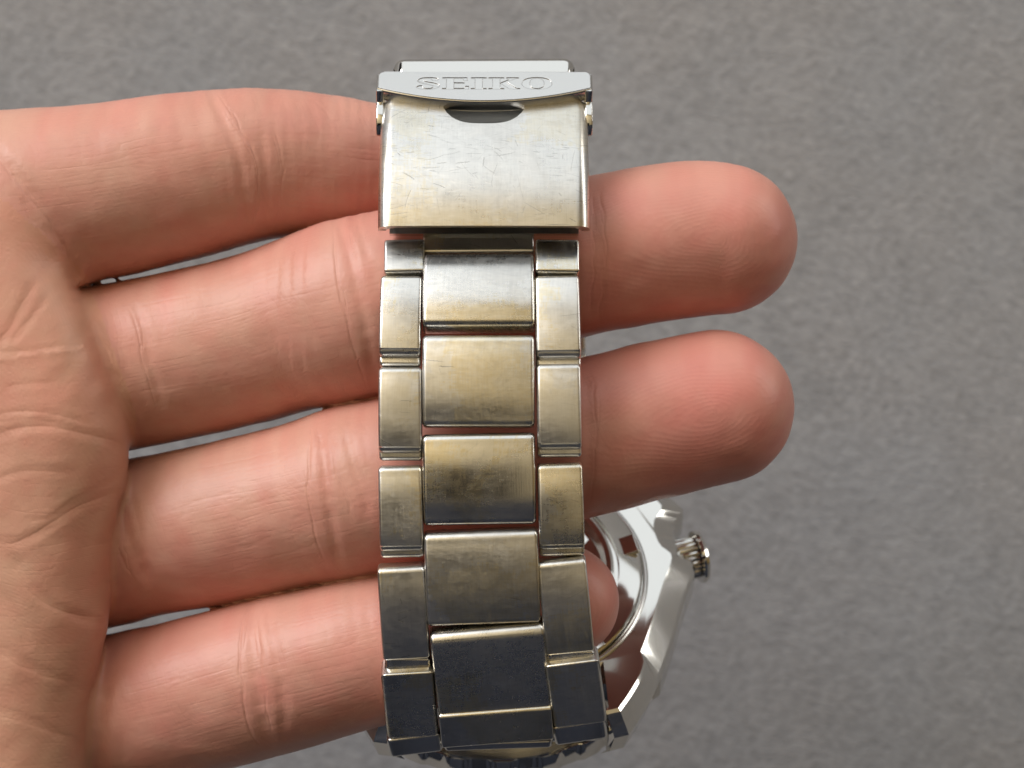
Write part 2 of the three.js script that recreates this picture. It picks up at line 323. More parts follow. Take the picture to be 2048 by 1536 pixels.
{
  // cover: a bent shell whose cross-section turns down at both sides; a scoop is cut from the middle of its upper end
  const Wc = 20.55 / 2, SL = sAtRow(199, 0), r = 1.35, fl = 2.1, t = 0.75;
  const cross = []; // (x, h) outer then inner from left flange to right flange
  const half = [];
  half.push([Wc, -fl - 0.0]); half.push([Wc, -r]);
  for (let i = 1; i <= 10; i++) { const a = i / 10 * Math.PI / 2; half.push([Wc - r + r * Math.cos(a), -r + r * Math.sin(a)]); }
  const outer = [...half]; for (let i = 1; i <= 40; i++) { const x = lerp(Wc - r, -(Wc - r), i / 41); outer.push([x, 0.22 * (1 - (x / Wc) ** 2) - 0.22 * (1 - ((Wc - r) / Wc) ** 2)]); }
  for (const p of [...half].reverse()) outer.push([-p[0], p[1]]);
  const inner = outer.map(([x, h]) => [x * (Wc - t) / Wc, h === -fl ? h : h - t + (h < -r + 0.01 ? t : 0)]);
  const SN = sAtRow(249, 0);
  const topS = (x) => { const q = Math.abs(x) / 4.35; return q < 1 ? SL - (SL - SN) * Math.pow(1 - Math.pow(q, 3.2), 0.62) : SL + (q < 1.25 ? -0.0 : 0); };
  const NS = 60, nx = outer.length, pos = [], idx = [];
  const emit = (sec) => { for (let j = 0; j <= NS; j++) for (let i = 0; i < nx; i++) { const x = sec[i][0]; pos.push(x, lerp(0, topS(x), j / NS), sec[i][1]); } };
  emit(outer); emit(inner);
  const off = (NS + 1) * nx, id = (k, j, i) => k * off + j * nx + i;
  for (let j = 0; j < NS; j++) for (let i = 0; i + 1 < nx; i++) { idx.push(id(0, j, i), id(0, j + 1, i), id(0, j, i + 1), id(0, j, i + 1), id(0, j + 1, i), id(0, j + 1, i + 1)); idx.push(id(1, j, i), id(1, j, i + 1), id(1, j + 1, i), id(1, j, i + 1), id(1, j + 1, i + 1), id(1, j + 1, i)); }
  for (let i = 0; i + 1 < nx; i++) { idx.push(id(0, 0, i), id(0, 0, i + 1), id(1, 0, i), id(0, 0, i + 1), id(1, 0, i + 1), id(1, 0, i)); idx.push(id(0, NS, i), id(1, NS, i), id(0, NS, i + 1), id(0, NS, i + 1), id(1, NS, i), id(1, NS, i + 1)); }
  for (let j = 0; j < NS; j++) for (const i of [0, nx - 1]) { const a = id(0, j, i), b = id(0, j + 1, i), c = id(1, j, i), d = id(1, j + 1, i); i === 0 ? idx.push(a, c, b, b, c, d) : idx.push(a, b, c, b, d, c); }
  let g = new THREE.BufferGeometry(); g.setAttribute('position', new THREE.Float32BufferAttribute(pos, 3)); g.setIndex(idx);
  g = toCreasedNormals(g, 0.7); uvXY(g, 7, 3); 
  const pre = g.attributes.uv.clone(); bend(g); g.deleteAttribute('normal'); g = toCreasedNormals(g, 0.7); g.setAttribute('uv', pre);
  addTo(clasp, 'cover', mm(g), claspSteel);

  // inner blade below the scoop, and the folded blade that closes the hollow behind the lower edge
  const plate = (w, s0, s1, h0, th, name, mat, seg = 12) => { const b = new THREE.BoxGeometry(w, s1 - s0, th, 1, seg, 1); b.translate(0, (s0 + s1) / 2, h0); uvXY(b, 3, 5); const u = b.attributes.uv.clone(); bend(b); b.setAttribute('uv', u); b.computeVertexNormals(); return addTo(clasp, name, mm(toCreasedNormals(b, 0.5)), mat); };
  plate(16.5, 3, SL + 4.5, -2.3, 0.6, 'inner_blade', plainSteel);
  plate(18.6, 0.3, SL + 6, -4.6, 0.9, 'folding_blade', plainSteel);

  // rounded end bar behind the lock
  const eb = profileBar(linkProfile(2.6, 3.4, 0.12, 0.8, 0.4, false), 18.3, 1.1); uvXY(eb, 11, 2);
  { const zb = bendPt(0, sAtRow(140, 0.3), 0.3).z, A = pm(968, 150, zb), B = pm(968, 111, zb - 1.5); placeMesh(addTo(clasp, 'end_bar', mm(eb), polish), frame(A, B, new THREE.Vector3(1, 0, 0))); }

  // flip lock: a band wider than the cover, its lower edge bowed, lettering sunk into its face
  const font = await new FontLoader().loadAsync('fonts/droid/droid_serif_bold.typeface.json');
  const Wl = 10.7, hTop = 1.55;
  const lock = new THREE.Shape();
  const low = (x) => -1.0 - 1.85 * (1 - (x / Wl) ** 2);
  lock.moveTo(-Wl + 0.5, hTop);
  for (let i = 0; i <= 8; i++) { const a = Math.PI / 2 + i / 8 * Math.PI / 2; lock.lineTo(-Wl + 0.6 + 0.6 * Math.cos(a), hTop - 0.6 + 0.6 * Math.sin(a)); }
  for (let i = 0; i <= 40; i++) { const x = lerp(-Wl, Wl, i / 40); lock.lineTo(x, low(x)); }
  for (let i = 0; i <= 8; i++) { const a = i / 8 * Math.PI / 2; lock.lineTo(Wl - 0.6 + 0.6 * Math.cos(a), hTop - 0.6 + 0.6 * Math.sin(a)); }
  lock.closePath();
  const islands = [];
  const word = 'SEIKO', shapes = font.generateShapes(word, 2.5);
  let x0 = 1e9, x1 = -1e9, y0 = 1e9, y1 = -1e9;
  for (const s of shapes) for (const p of s.getPoints(6)) { x0 = Math.min(x0, p.x); x1 = Math.max(x1, p.x); y0 = Math.min(y0, p.y); y1 = Math.max(y1, p.y); }
  const LW = 13.4, LH = 1.75, fit = (p) => new THREE.Vector2((p.x - (x0 + x1) / 2) / (x1 - x0) * LW, (p.y - (y0 + y1) / 2) / (y1 - y0) * LH - 0.25);
  const faceShape = new THREE.Shape(lock.getPoints().map((p) => new THREE.Vector2(p.x * 0.988, p.y < 0 ? p.y + 0.12 : p.y - 0.12)));
  for (const s of shapes) {
    const e = s.extractPoints(6);
    faceShape.holes.push(new THREE.Path(e.shape.map(fit)));
    for (const h of e.holes) islands.push(new THREE.Shape(h.map(fit)));
  }
  const base = new THREE.ExtrudeGeometry(lock, { depth: 1.0, bevelEnabled: true, bevelSize: 0.22, bevelThickness: 0.22, bevelOffset: -0.22, bevelSegments: 4, curveSegments: 10 });
  base.translate(0, 0, -1.28);
  const face = new THREE.ExtrudeGeometry([faceShape, ...islands], { depth: 0.02, bevelEnabled: true, bevelSize: 0.07, bevelThickness: 0.05, bevelOffset: -0.07, bevelSegments: 2, curveSegments: 8 });
  face.translate(0, 0, -0.04);
  const M = (() => { const sl = sAtRow(163, 1.1), A = bendPt(0, sl - 1, 1.1), B = bendPt(0, sl + 1, 1.1); return frame(A, B, new THREE.Vector3(1, 0, 0)); })();
  for (const [g, nm, mt] of [[base, 'flip_lock', plainSteel], [face, 'lettered_face', plainSteel]]) { const q = toCreasedNormals(mergeVertices(g.deleteAttribute('uv') && g.deleteAttribute('normal') && g), nm === 'flip_lock' ? 0.5 : 0.12); uvXY(q, 2, 9); placeMesh(addTo(clasp, nm, mm(q), mt), M); }
  // side walls of the lock with the ears at their ends
  for (const s of [-1, 1]) {
    const sh = new THREE.Shape(); sh.moveTo(1.1, -0.2); sh.lineTo(-1.1, -0.2); sh.lineTo(-1.4, -1.4); sh.quadraticCurveTo(-3.9, -1.6, -4.0, -3.2); sh.quadraticCurveTo(-3.6, -4.1, -2.4, -3.9); sh.lineTo(0.8, -3.2); sh.quadraticCurveTo(1.2, -2.0, 1.1, -0.2);
    const g = new THREE.ExtrudeGeometry(sh, { depth: 0.5, bevelEnabled: true, bevelSize: 0.15, bevelThickness: 0.15, bevelSegments: 3, curveSegments: 8 });
    g.translate(0, 0, -0.25); // shape x -> along y, shape y -> z
    const p = g.attributes.position; for (let i = 0; i < p.count; i++) { const a = p.getX(i), b = p.getY(i), c = p.getZ(i); p.setXYZ(i, s * (Wl - 0.34) + c, a, b - 0.1); }
    if (true) { const q = g.index ? g.toNonIndexed() : g; const pp = q.attributes.position; }
    const q = toCreasedNormals(mergeVertices(g.deleteAttribute('uv') && g.deleteAttribute('normal') && g), 0.6); uvXY(q, 4, 4);
    placeMesh(addTo(clasp, 'lock_ear', mm(q), polish), M);
  }
}

// ---- the rear half of the bracelet, behind the fingers
{
  const path = new THREE.CatmullRomCurve3([[-0.9, -5, -46.5], [-1.2, 4, -49], [-1.6, 15, -48.5], [-2.2, 25, -44.5], [-2.6, 31.5, -36], [-2.7, 31.5, -24]].map((a) => new THREE.Vector3(...a)));
  const len = path.getLength(), n = Math.floor(len / 8.9);
  for (let k = 0; k < n; k++) for (const [nm, xo, w, sh] of [['outer_link', -7.6, 4.3, 0], ['centre_link', 0, 10.7, 0.5], ['outer_link', 7.6, 4.3, 0]]) {
    const t0 = clamp((k + sh + 0.03) / (n + 0.5), 0, 1), t1 = clamp((k + sh + 0.95) / (n + 0.5), 0, 1);
    const A = path.getPointAt(t0), B = path.getPointAt(t1);
    const g = profileBar(linkProfile(A.distanceTo(B), 2.7, 0.2, 0.5, 0.5, false), w, 0.28); uvXY(g, rnd() * 40, rnd() * 40);
    g.translate(xo, 0, 0);
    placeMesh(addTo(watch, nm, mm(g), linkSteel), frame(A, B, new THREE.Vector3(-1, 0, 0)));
  }
}

// ---- watch head, dial side away from the lens
{
  const head = new THREE.Group(); head.name = 'case'; watch.add(head);
  const c = pm(994, 1146, -28.5);
  head.position.copy(c).multiplyScalar(0.001);
  head.rotation.set(-47 * Math.PI / 180, 0, 0); head.rotation.z = 0.035;
  // outline of the case with lugs and crown guards (mm), crown on +x
  const ca = 14 * Math.PI / 180;
  const right = [[10.7, -14.5], [10.8, -20.8], [11.3, -21.4], [12.8, -21.0], [14.1, -18.9], [15.6, -16], [17.2, -12], [18.6, -8], [19.6, -4.6], [20.6, -1.6], [21.7, 1.2], [22.0, 2.8], [20.6, 3.9], [20.0, 6.4], [20.0, 8.6], [21.4, 10.2], [21.5, 11.2], [19.6, 13.2], [17.6, 16.4], [15.0, 20.2], [13.0, 22.2], [11.3, 22.4], [10.8, 21.8], [10.7, 14.5]];
  const left = [[-10.7, 14.5], [-10.8, 21.8], [-11.3, 22.4], [-12.9, 22.0], [-14.2, 19.6], [-15.6, 16], [-17.2, 12], [-18.6, 8], [-19.6, 4.6], [-20, 0], [-19.6, -4.6], [-18.6, -8], [-17.2, -12], [-15.6, -16], [-14.2, -18.9], [-13.2, -21.0], [-11.3, -21.4], [-10.8, -20.8], [-10.7, -14.5]];
  const ring = [...right, [5, -16.2].map((v, i) => i ? 16.2 : 5), [-5, 16.2], ...left, [-5, -16.2], [5, -16.2]];
  // resample densely, keeping corners
  const dense = []; for (let i = 0; i < ring.length; i++) { const a = ring[i], b = ring[(i + 1) % ring.length], n = Math.max(1, Math.ceil(Math.hypot(b[0] - a[0], b[1] - a[1]) / 1.2)); for (let k = 0; k < n; k++) dense.push([lerp(a[0], b[0], k / n), lerp(a[1], b[1], k / n)]); }
  const sm = dense.map((p, i) => { const n = dense.length, a = dense[(i + n - 1) % n], b = dense[(i + 1) % n]; const t = Math.abs(p[1]) > 13.9 && Math.abs(p[0]) < 14 ? 0 : 0.5; return [lerp(p[0], (a[0] + b[0]) / 2, t), lerp(p[1], (a[1] + b[1]) / 2, t)]; });
  // layers from the back (z = 0) to the dial side: outline pulled in at the back so that the flank slopes
  const pull = (p, f, lugF) => { const r = Math.hypot(p[0], p[1]), lug = sstep(19.5, 22.5, r) * (Math.abs(p[1]) > 13 ? 1 : 0), k = lerp(f, lugF, lug); return [Math.abs(p[0]) < 10.85 && Math.abs(p[1]) > 13.9 ? p[0] : p[0] * k, p[1] * lerp(f, lugF, lug)]; };
  const layers = [[-0.2, 0.875, 0.92], [-0.4, 0.89, 0.935], [-1.9, 0.985, 0.985], [-2.5, 1.0, 1.0], [-5.4, 1.0, 0.97], [-7.8, 0.945, 0.9]];
  const pos = [], idx = [], n = sm.length, drop = (p) => { const r = Math.abs(p[1]); return r > 13 ? 0.10 * (r - 13) : 0; };
  for (const [z, f, lf] of layers) for (const p of sm) { const q = pull(p, f, lf); pos.push(q[0], q[1], z + drop(p) * 0.9); }
  for (let k = 0; k + 1 < layers.length; k++) for (let i = 0; i < n; i++) { const a = k * n + i, b = k * n + (i + 1) % n; idx.push(a, a + n, b, b, a + n, b + n); }
  const flat = (k, flip) => { const pts = sm.map((p, i) => new THREE.Vector2(pos[(k * n + i) * 3], pos[(k * n + i) * 3 + 1])); for (const t of THREE.ShapeUtils.triangulateShape(pts, [])) { const q = t.map((i) => k * n + i); flip ? idx.push(q[0], q[2], q[1]) : idx.push(...q); } };
  const area = sm.reduce((s, p, i) => { const q = sm[(i + 1) % n]; return s + p[0] * q[1] - q[0] * p[1]; }, 0);
  flat(0, area < 0); flat(layers.length - 1, area > 0);
  if (area < 0) for (let i = 0; i < (layers.length - 1) * n * 6; i += 3) { const t = idx[i]; idx[i] = idx[i + 1]; idx[i + 1] = t; }
  let g = new THREE.BufferGeometry(); g.setAttribute('position', new THREE.Float32BufferAttribute(pos, 3)); g.setIndex(idx);
  g = toCreasedNormals(g, 0.35); uvXY(g, 0, 0);
  addTo(head, 'case_body', mm(g), polish);
  // screwed back: stepped rings with key slots
  const lat = [[0, -0.1], [11.2, -0.1], [11.5, 0.0], [11.8, 1.25], [12.3, 1.35], [12.6, 1.25], [12.7, 0.5], [13.1, 0.5], [13.2, 1.1], [15.3, 0.8], [15.55, 0.7], [15.7, 0.5], [15.7, -0.8]].map((p) => new THREE.Vector2(p[0], p[1]));
  const lg = new THREE.LatheGeometry(lat, 120); lg.rotateX(Math.PI / 2);
  addTo(head, 'case_back', mm(toCreasedNormals(lg, 0.4)), polish);
  const gr = new THREE.TorusGeometry(16.05, 0.30, 12, 120); gr.translate(0, 0, -0.12); addTo(head, 'back_rim', mm(gr), plainSteel);
  for (let k = 0; k < 6; k++) { const b = new RoundedBoxGeometry(2.2, 2.6, 0.5, 2, 0.15); b.rotateY(k % 2 ? 0.35 : -0.25); b.translate(14.5, 0, 0.92); b.rotateZ(k * Math.PI / 3 + 0.18); addTo(head, 'key_lug', mm(b), polish); }
  // toothed bezel on the dial side
  const bs = new THREE.Shape(); const NT = 24 * 16;
  for (let i = 0; i <= NT; i++) { const a = i / NT * Math.PI * 2, r = 18.6 + 0.25 * sstep(-0.5, 0.5, Math.cos(24 * a)); i ? bs.lineTo(r * Math.cos(a), r * Math.sin(a)) : bs.moveTo(r, 0); }
  const bg = new THREE.ExtrudeGeometry(bs, { depth: 2.4, bevelEnabled: true, bevelSize: 0.15, bevelThickness: 0.2, bevelSegments: 2 }); bg.translate(0, 0, -11.0);
  addTo(head, 'bezel', mm(toCreasedNormals(mergeVertices(bg.deleteAttribute('uv') && bg.deleteAttribute('normal') && bg), 0.5)), polish);
  const neck = new THREE.CylinderGeometry(17.8, 17.8, 2, 90); neck.rotateX(Math.PI / 2); neck.translate(0, 0, -8.4); addTo(head, 'bezel_seat', mm(neck), plainSteel);
  // crown
  const crown = new THREE.Group(); crown.name = 'crown'; watch.add(crown); crown.position.copy(head.position); crown.rotation.copy(head.rotation);
  const put = (g) => { g.rotateZ(-Math.PI / 2); g.rotateZ(ca); g.translate(0, 0, -4.4); return g; };
  const stem = new THREE.CylinderGeometry(1.7, 1.7, 3, 30); stem.translate(0, 20.9, 0); addTo(crown, 'stem', mm(put(stem)), polish);
  const ks = new THREE.Shape(); for (let i = 0; i <= 240; i++) { const a = i / 240 * Math.PI * 2, r = 2.05 + 0.10 * Math.cos(24 * a); i ? ks.lineTo(r * Math.cos(a), r * Math.sin(a)) : ks.moveTo(r, 0); }
  const kg = new THREE.ExtrudeGeometry(ks, { depth: 2.0, bevelEnabled: true, bevelSize: 0.2, bevelThickness: 0.2, bevelSegments: 2 }); kg.rotateX(-Math.PI / 2); kg.translate(0, 20.8, 0);
  addTo(crown, 'knurled_grip', mm(put(toCreasedNormals(kg, 0.4))), polish);
  const cap = new THREE.LatheGeometry([[0, 24.1], [2.2, 24.0], [2.8, 23.75], [3.0, 23.4], [2.9, 23.1], [2.0, 23.0], [0, 23.0]].map((p) => new THREE.Vector2(p[0], p[1])).reverse(), 50);
  addTo(crown, 'crown_cap', mm(put(toCreasedNormals(cap, 0.5))), polish);
  // spring-bar tube at the lug
  const tb = new THREE.CapsuleGeometry(0.75, 19.6, 6, 16); tb.rotateZ(Math.PI / 2); tb.translate(0, -20.2, -2.4);
  const tube = addTo(head, 'spring_bar', mm(tb), polish);
  // dial and crystal on the hidden face
  const dl = new THREE.CylinderGeometry(15.6, 15.6, 0.4, 60); dl.rotateX(Math.PI / 2); dl.translate(0, 0, -11.75); addTo(head, 'dial', mm(dl), darkSteel);
}

// ------------------------------------------------------------------ hand
{
  const F = [
    [[-700, 560, -20, 230], [-350, 470, -19, 212], [-100, 420, -18.5, 190], [60, 400, -18, 181], [200, 384, -18, 176], [350, 355, -18.5, 168], [470, 335, -19.5, 157], [560, 328, -20.5, 148], [660, 331, -22, 140], [750, 336, -23.5, 130], [880, 340, -26, 124], [980, 346, -28, 116], [1045, 350, -29.5, 98]],
    [[-300, 830, -20, 190], [0, 775, -20, 180], [150, 748, -19.5, 172], [300, 722, -19, 169], [400, 701, -18.5, 169], [500, 678, -18, 169], [600, 648, -17.5, 174], [690, 626, -16.2, 185], [760, 607, -15.6, 184], [850, 585, -15.3, 174], [950, 563, -15.2, 166], [1060, 537, -15.2, 161], [1180, 511, -15.4, 157], [1300, 490, -16, 157], [1400, 477, -16.5, 155], [1443, 478, -16.5, 151]],
    [[-300, 1180, -21, 180], [0, 1130, -21, 172], [150, 1103, -20.5, 165], [300, 1072, -19.3, 160], [400, 1054, -18, 162], [500, 1033, -16.8, 163], [600, 1010, -15.6, 166], [700, 985, -14.4, 174], [780, 966, -13.6, 171], [900, 938, -13.2, 163], [1040, 905, -13.2, 158], [1170, 876, -13.5, 157], [1300, 843, -14.2, 158], [1390, 823, -14.8, 157], [1432, 815, -15, 155]],
    [[-200, 1520, -20.5, 180], [0, 1480, -20, 172], [150, 1448, -19.5, 165], [300, 1414, -18, 158], [420, 1384, -16.3, 158], [560, 1347, -14.6, 157], [660, 1322, -13.3, 154], [750, 1300, -12.6, 149], [850, 1277, -12.3, 141], [950, 1252, -12.3, 134], [1050, 1226, -12.6, 125], [1122, 1203, -13, 115]],
    // thumb, out of the picture
    [[-900, 700, -22, 260], [-640, 420, -24, 215], [-480, 150, -27, 190], [-420, -60, -30, 170], [-410, -200, -32, 150]],
  ];
  const colX = [[-70, 520, -15.5], [0, 640, -14.5], [62, 770, -13.6], [86, 870, -13.2], [78, 960, -13.2], [56, 1060, -13.2], [50, 1150, -13.2], [45, 1230, -13.2], [15, 1350, -13], [5, 1450, -12.8], [0, 1600, -12.8], [-15, 1760, -13.5]];
  const P = [
    colX.map(([x, y, z]) => [x + 21, y, z + 2.0, 149]),
    colX.map(([x, y, z]) => [x - 190, 560 + (y - 520) * 0.97, z - 1, 190]),
    colX.map(([x, y, z]) => [x - 420, 600 + (y - 520) * 0.93, z - 2.5, 215]),
    colX.map(([x, y, z]) => [x - 680, 680 + (y - 520) * 0.85, z - 3, 235]),
    colX.map(([x, y, z]) => [x - 960, 800 + (y - 520) * 0.7, z - 4, 250]),
    colX.map(([x, y, z]) => [x - 1250, 900 + (y - 520) * 0.55, z - 5, 260]),
    colX.map(([x, y, z]) => [x - 1700, 920 + (y - 520) * 0.5, z - 5, 260]),
  ];
  const conv = (a) => { const v = pm(a[0], a[1], a[2]); return [v.x, v.y, v.z, a[3] / PXMM * (DIST - a[2]) / DIST]; };
  const chain = (nodes, per) => {
    const q = nodes.map(conv), out = [];
    for (let i = 0; i + 1 < q.length; i++) { const a = q[Math.max(0, i - 1)], b = q[i], c = q[i + 1], d = q[Math.min(q.length - 1, i + 2)]; for (let k = 0; k < per; k++) { const t = k / per, t2 = t * t, t3 = t2 * t; out.push(b.map((_, j) => 0.5 * (2 * b[j] + (c[j] - a[j]) * t + (2 * a[j] - 5 * b[j] + 4 * c[j] - d[j]) * t2 + (3 * b[j] - a[j] - 3 * c[j] + d[j]) * t3))); } }
    out.push(q[q.length - 1]);
    let s = 0; out.forEach((p, i) => { if (i) s += Math.hypot(p[0] - out[i - 1][0], p[1] - out[i - 1][1], p[2] - out[i - 1][2]); p.push(s); });
    return out;
  };
  const fingers = F.map((f) => chain(f, 4)), palms = P.map((f) => chain(f, 2));
  const hit = { s: 0, r: 0, ax: 0, ay: 0, az: 0, tx: 1, ty: 0, tz: 0 };
  function chainDist(c, x, y, z, key, rec) {
    let best = 1e9, lo = 0, hi = c.length - 1;
    // chains run monotonically along one axis: look only at the neighbours of the place abreast
    const v = key === 0 ? x : y, up = c[hi][key] > c[0][key];
    let a = 0, b = hi; while (b - a > 1) { const m = (a + b) >> 1; (c[m][key] < v) === up ? a = m : b = m; }
    if (key === 0) { const far = Math.abs(y - c[a][1]) - c[a][3] - 7; if (far > 0 && !rec) return far + 3; }
    lo = Math.max(0, a - 2); hi = Math.min(c.length - 1, a + 3);
    for (let i = lo; i < hi; i++) {
      const p = c[i], q = c[i + 1], bx = q[0] - p[0], by = q[1] - p[1], bz = q[2] - p[2], px = x - p[0], py = y - p[1], pz = z - p[2];
      const h = clamp((px * bx + py * by + pz * bz) / (bx * bx + by * by + bz * bz), 0, 1);
      const d = Math.hypot(px - bx * h, py - by * h, pz - bz * h) - (p[3] + (q[3] - p[3]) * h);
      if (d < best) { best = d; if (rec) { hit.s = p[4] + (q[4] - p[4]) * h; hit.r = p[3] + (q[3] - p[3]) * h; hit.ax = p[0] + bx * h; hit.ay = p[1] + by * h; hit.az = p[2] + bz * h; const l = Math.hypot(bx, by, bz); hit.tx = bx / l; hit.ty = by / l; hit.tz = bz / l; } }
    }
    return best;
  }
  const smin = (a, b, k) => { const h = Math.max(k - Math.abs(a - b), 0) / k; return Math.min(a, b) - h * h * k * 0.25; };
  // flexion creases and palm lines, in photo pixels: [points, half width px, depth mm]
  const C = [
    [[[422, 176], [440, 225], [462, 275], [480, 330], [488, 390], [492, 470]], 9, 0.55], [[[505, 250], [526, 300], [533, 360], [530, 430], [520, 470]], 9, 0.35],
    [[[600, 190], [625, 230], [640, 260]], 6, 0.10], [[[560, 200], [585, 230], [600, 262]], 6, 0.08],
    [[[-10, 296], [30, 345], [70, 400], [105, 450], [140, 520], [160, 600]], 11, 0.6], [[[45, 395], [75, 440], [110, 480]], 7, 0.25],
    [[[176, 650], [196, 700], [222, 755], [240, 800], [262, 850], [280, 890]], 12, 0.55], [[[270, 610], [290, 665], [300, 720], [314, 775], [326, 830]], 8, 0.4], [[[205, 650], [240, 690], [255, 740]], 7, 0.15],
    [[[672, 430], [694, 490], [710, 560], [728, 640], [742, 720], [748, 790]], 9, 0.55], [[[706, 425], [722, 470], [735, 520]], 7, 0.3],
    [[[240, 985], [250, 1050], [272, 1110], [300, 1165]], 10, 0.55], [[[262, 985], [276, 1050], [283, 1110], [292, 1170]], 7, 0.3],
    [[[640, 845], [648, 920], [655, 990], [666, 1060], [680, 1130]], 9, 0.55], [[[688, 860], [705, 920], [728, 985], [742, 1040]], 8, 0.35], [[[656, 850], [672, 890]], 8, 0.25],
    [[[505, 1210], [508, 1280], [514, 1350], [524, 1420], [540, 1490]], 12, 0.55], [[[528, 1205], [545, 1270], [560, 1340], [568, 1410], [565, 1470]], 10, 0.4],
    [[[1192, 372], [1196, 460], [1200, 550], [1194, 650]], 10, 0.3], [[[1176, 380], [1182, 500], [1178, 640]], 9, 0.25], [[[1172, 740], [1180, 860], [1176, 1010]], 9, 0.25],
    [[[230, 1270], [212, 1340], [205, 1410], [200, 1500], [195, 1560]], 13, 0.6], [[[240, 1380], [246, 1440], [248, 1530]], 7, 0.15],
    // palm
    [[[-10, 872], [40, 856], [100, 852], [150, 862], [215, 880], [250, 905]], 9, 0.28], [[[-10, 830], [60, 822], [120, 830], [190, 852]], 6, 0.16], [[[-10, 846], [60, 838], [130, 845]], 5, 0.12],
    [[[-10, 1080], [30, 1085], [70, 1070], [110, 1045], [160, 1010], [240, 980]], 9, 0.28], [[[20, 1100], [50, 1150], [90, 1200], [150, 1230], [215, 1245]], 9, 0.32], [[[50, 1040], [100, 1035], [150, 1000], [235, 955]], 6, 0.15],
    [[[-10, 700], [20, 660], [50, 600], [70, 560]], 9, 0.22], [[[20, 690], [60, 640], [95, 590]], 7, 0.16], [[[-10, 702], [60, 702], [125, 690]], 6, 0.12],
    [[[-10, 1290], [40, 1320], [100, 1350], [150, 1366]], 9, 0.22], [[[-10, 1420], [60, 1440], [120, 1470], [160, 1490]], 8, 0.18], [[[0, 1180], [40, 1240], [60, 1300]], 7, 0.14],
    [[[10, 780], [40, 770], [110, 765]], 6, 0.10], [[[-10, 960], [60, 940], [140, 945]], 8, 0.14],
  ];
  const CW = 420, CH = 420, CS = 4, CX = -40, CY = 120, cmap = new Float32Array(CW * CH);
  for (const [pts, w0, dep0] of C) {
    const w = w0 * 1.1, dep = dep0 * 0.34;
    const sp = new THREE.SplineCurve(pts.map((p) => new THREE.Vector2(...p))).getSpacedPoints(60);
    const seen = new Map();
    sp.forEach((p, k) => {
      const e = Math.min(1, Math.min(k, 60 - k) / 9 + 0.12), jit = 0.75 + 0.5 * noise(p.x / 300, p.y / 300, 16, 16, 5);
      const R = Math.ceil(w * 3 / CS);
      const gx = (p.x - CX) / CS, gy = (p.y - CY) / CS;
      for (let j = -R; j <= R; j++) for (let i = -R; i <= R; i++) {
        const ix = Math.round(gx) + i, iy = Math.round(gy) + j; if (ix < 0 || iy < 0 || ix >= CW || iy >= CH) continue;
        const d = Math.hypot(ix - gx, iy - gy) * CS / w, val = dep * e * jit * (Math.exp(-d * d) - 0.10 * Math.exp(-(d - 2.1) * (d - 2.1) * 1.2));
        const id = iy * CW + ix, o = seen.get(id); if (o === undefined || Math.abs(val) > Math.abs(o)) seen.set(id, val);
      }
    });
    for (const [id, val] of seen) cmap[id] += val;
  }
  // the fine core lines of the creases, two or three strands each, at two photo pixels a cell
  const FW = 840, FH = 720, fine = new Float32Array(FW * FH);
  C.forEach(([pts, w0, dep0], ci) => {
    const sp = new THREE.SplineCurve(pts.map((p) => new THREE.Vector2(...p))).getSpacedPoints(260);
    for (let k = 0; k < 3; k++) {
      const a0 = k ? 0.15 * rnd() + 0.2 * (k - 1) : 0, a1 = k ? a0 + 0.3 + 0.3 * rnd() : 1, amp = dep0 * (k ? 0.55 : 1), off = k ? (rnd() - 0.5) * 2.6 * w0 : 0;
      sp.forEach((p, n) => {
        const t = n / 260; if (t < a0 || t > a1) return;
        const e = Math.min(1, Math.min(t - a0, a1 - t) * 6), x = p.x + off * (0.4 + 0.6 * Math.sin(t * 5 + k)) + 9 * (noise(t, ci * 0.37 + k * 0.11, 9, 31, 11) - 0.5), y = p.y;
        const gx = (x + 40) / 2, gy = (y - 120) / 2, sw = (k ? 1.0 : 1.5) * (0.7 + 0.6 * noise(t, ci * 0.21, 14, 31, 12));
        for (let j = -4; j <= 4; j++) for (let i = -4; i <= 4; i++) {
          const ix = Math.round(gx) + i, iy = Math.round(gy) + j; if (ix < 0 || iy < 0 || ix >= FW || iy >= FH) continue;
          const d = Math.hypot(ix - gx, iy - gy) / sw, v = amp * e * Math.exp(-d * d); if (v > fine[iy * FW + ix]) fine[iy * FW + ix] = v;
        }
      });
    }
  });
  const fineAt = (x, y, z) => {
    const k = PXMM * DIST / (DIST - z), gx = (x * k + 1064) / 2, gy = (-y * k + 648) / 2;
    if (gx < 0 || gy < 0 || gx >= FW - 1 || gy >= FH - 1) return 0;
    const ix = gx | 0, iy = gy | 0, fx = gx - ix, fy = gy - iy, i = iy * FW + ix;
    return lerp(lerp(fine[i], fine[i + 1], fx), lerp(fine[i + FW], fine[i + FW + 1], fx), fy);
  };
  const crease = (x, y, z) => {
    const k = PXMM * DIST / (DIST - z), gx = (x * k + 1024 - CX) / CS, gy = (-y * k + 768 - CY) / CS;
    if (gx < 0 || gy < 0 || gx >= CW - 1 || gy >= CH - 1) return 0;
    const ix = gx | 0, iy = gy | 0, fx = gx - ix, fy = gy - iy, i = iy * CW + ix;
    return lerp(lerp(cmap[i], cmap[i + 1], fx), lerp(cmap[i + CW], cmap[i + CW + 1], fx), fy);
  };
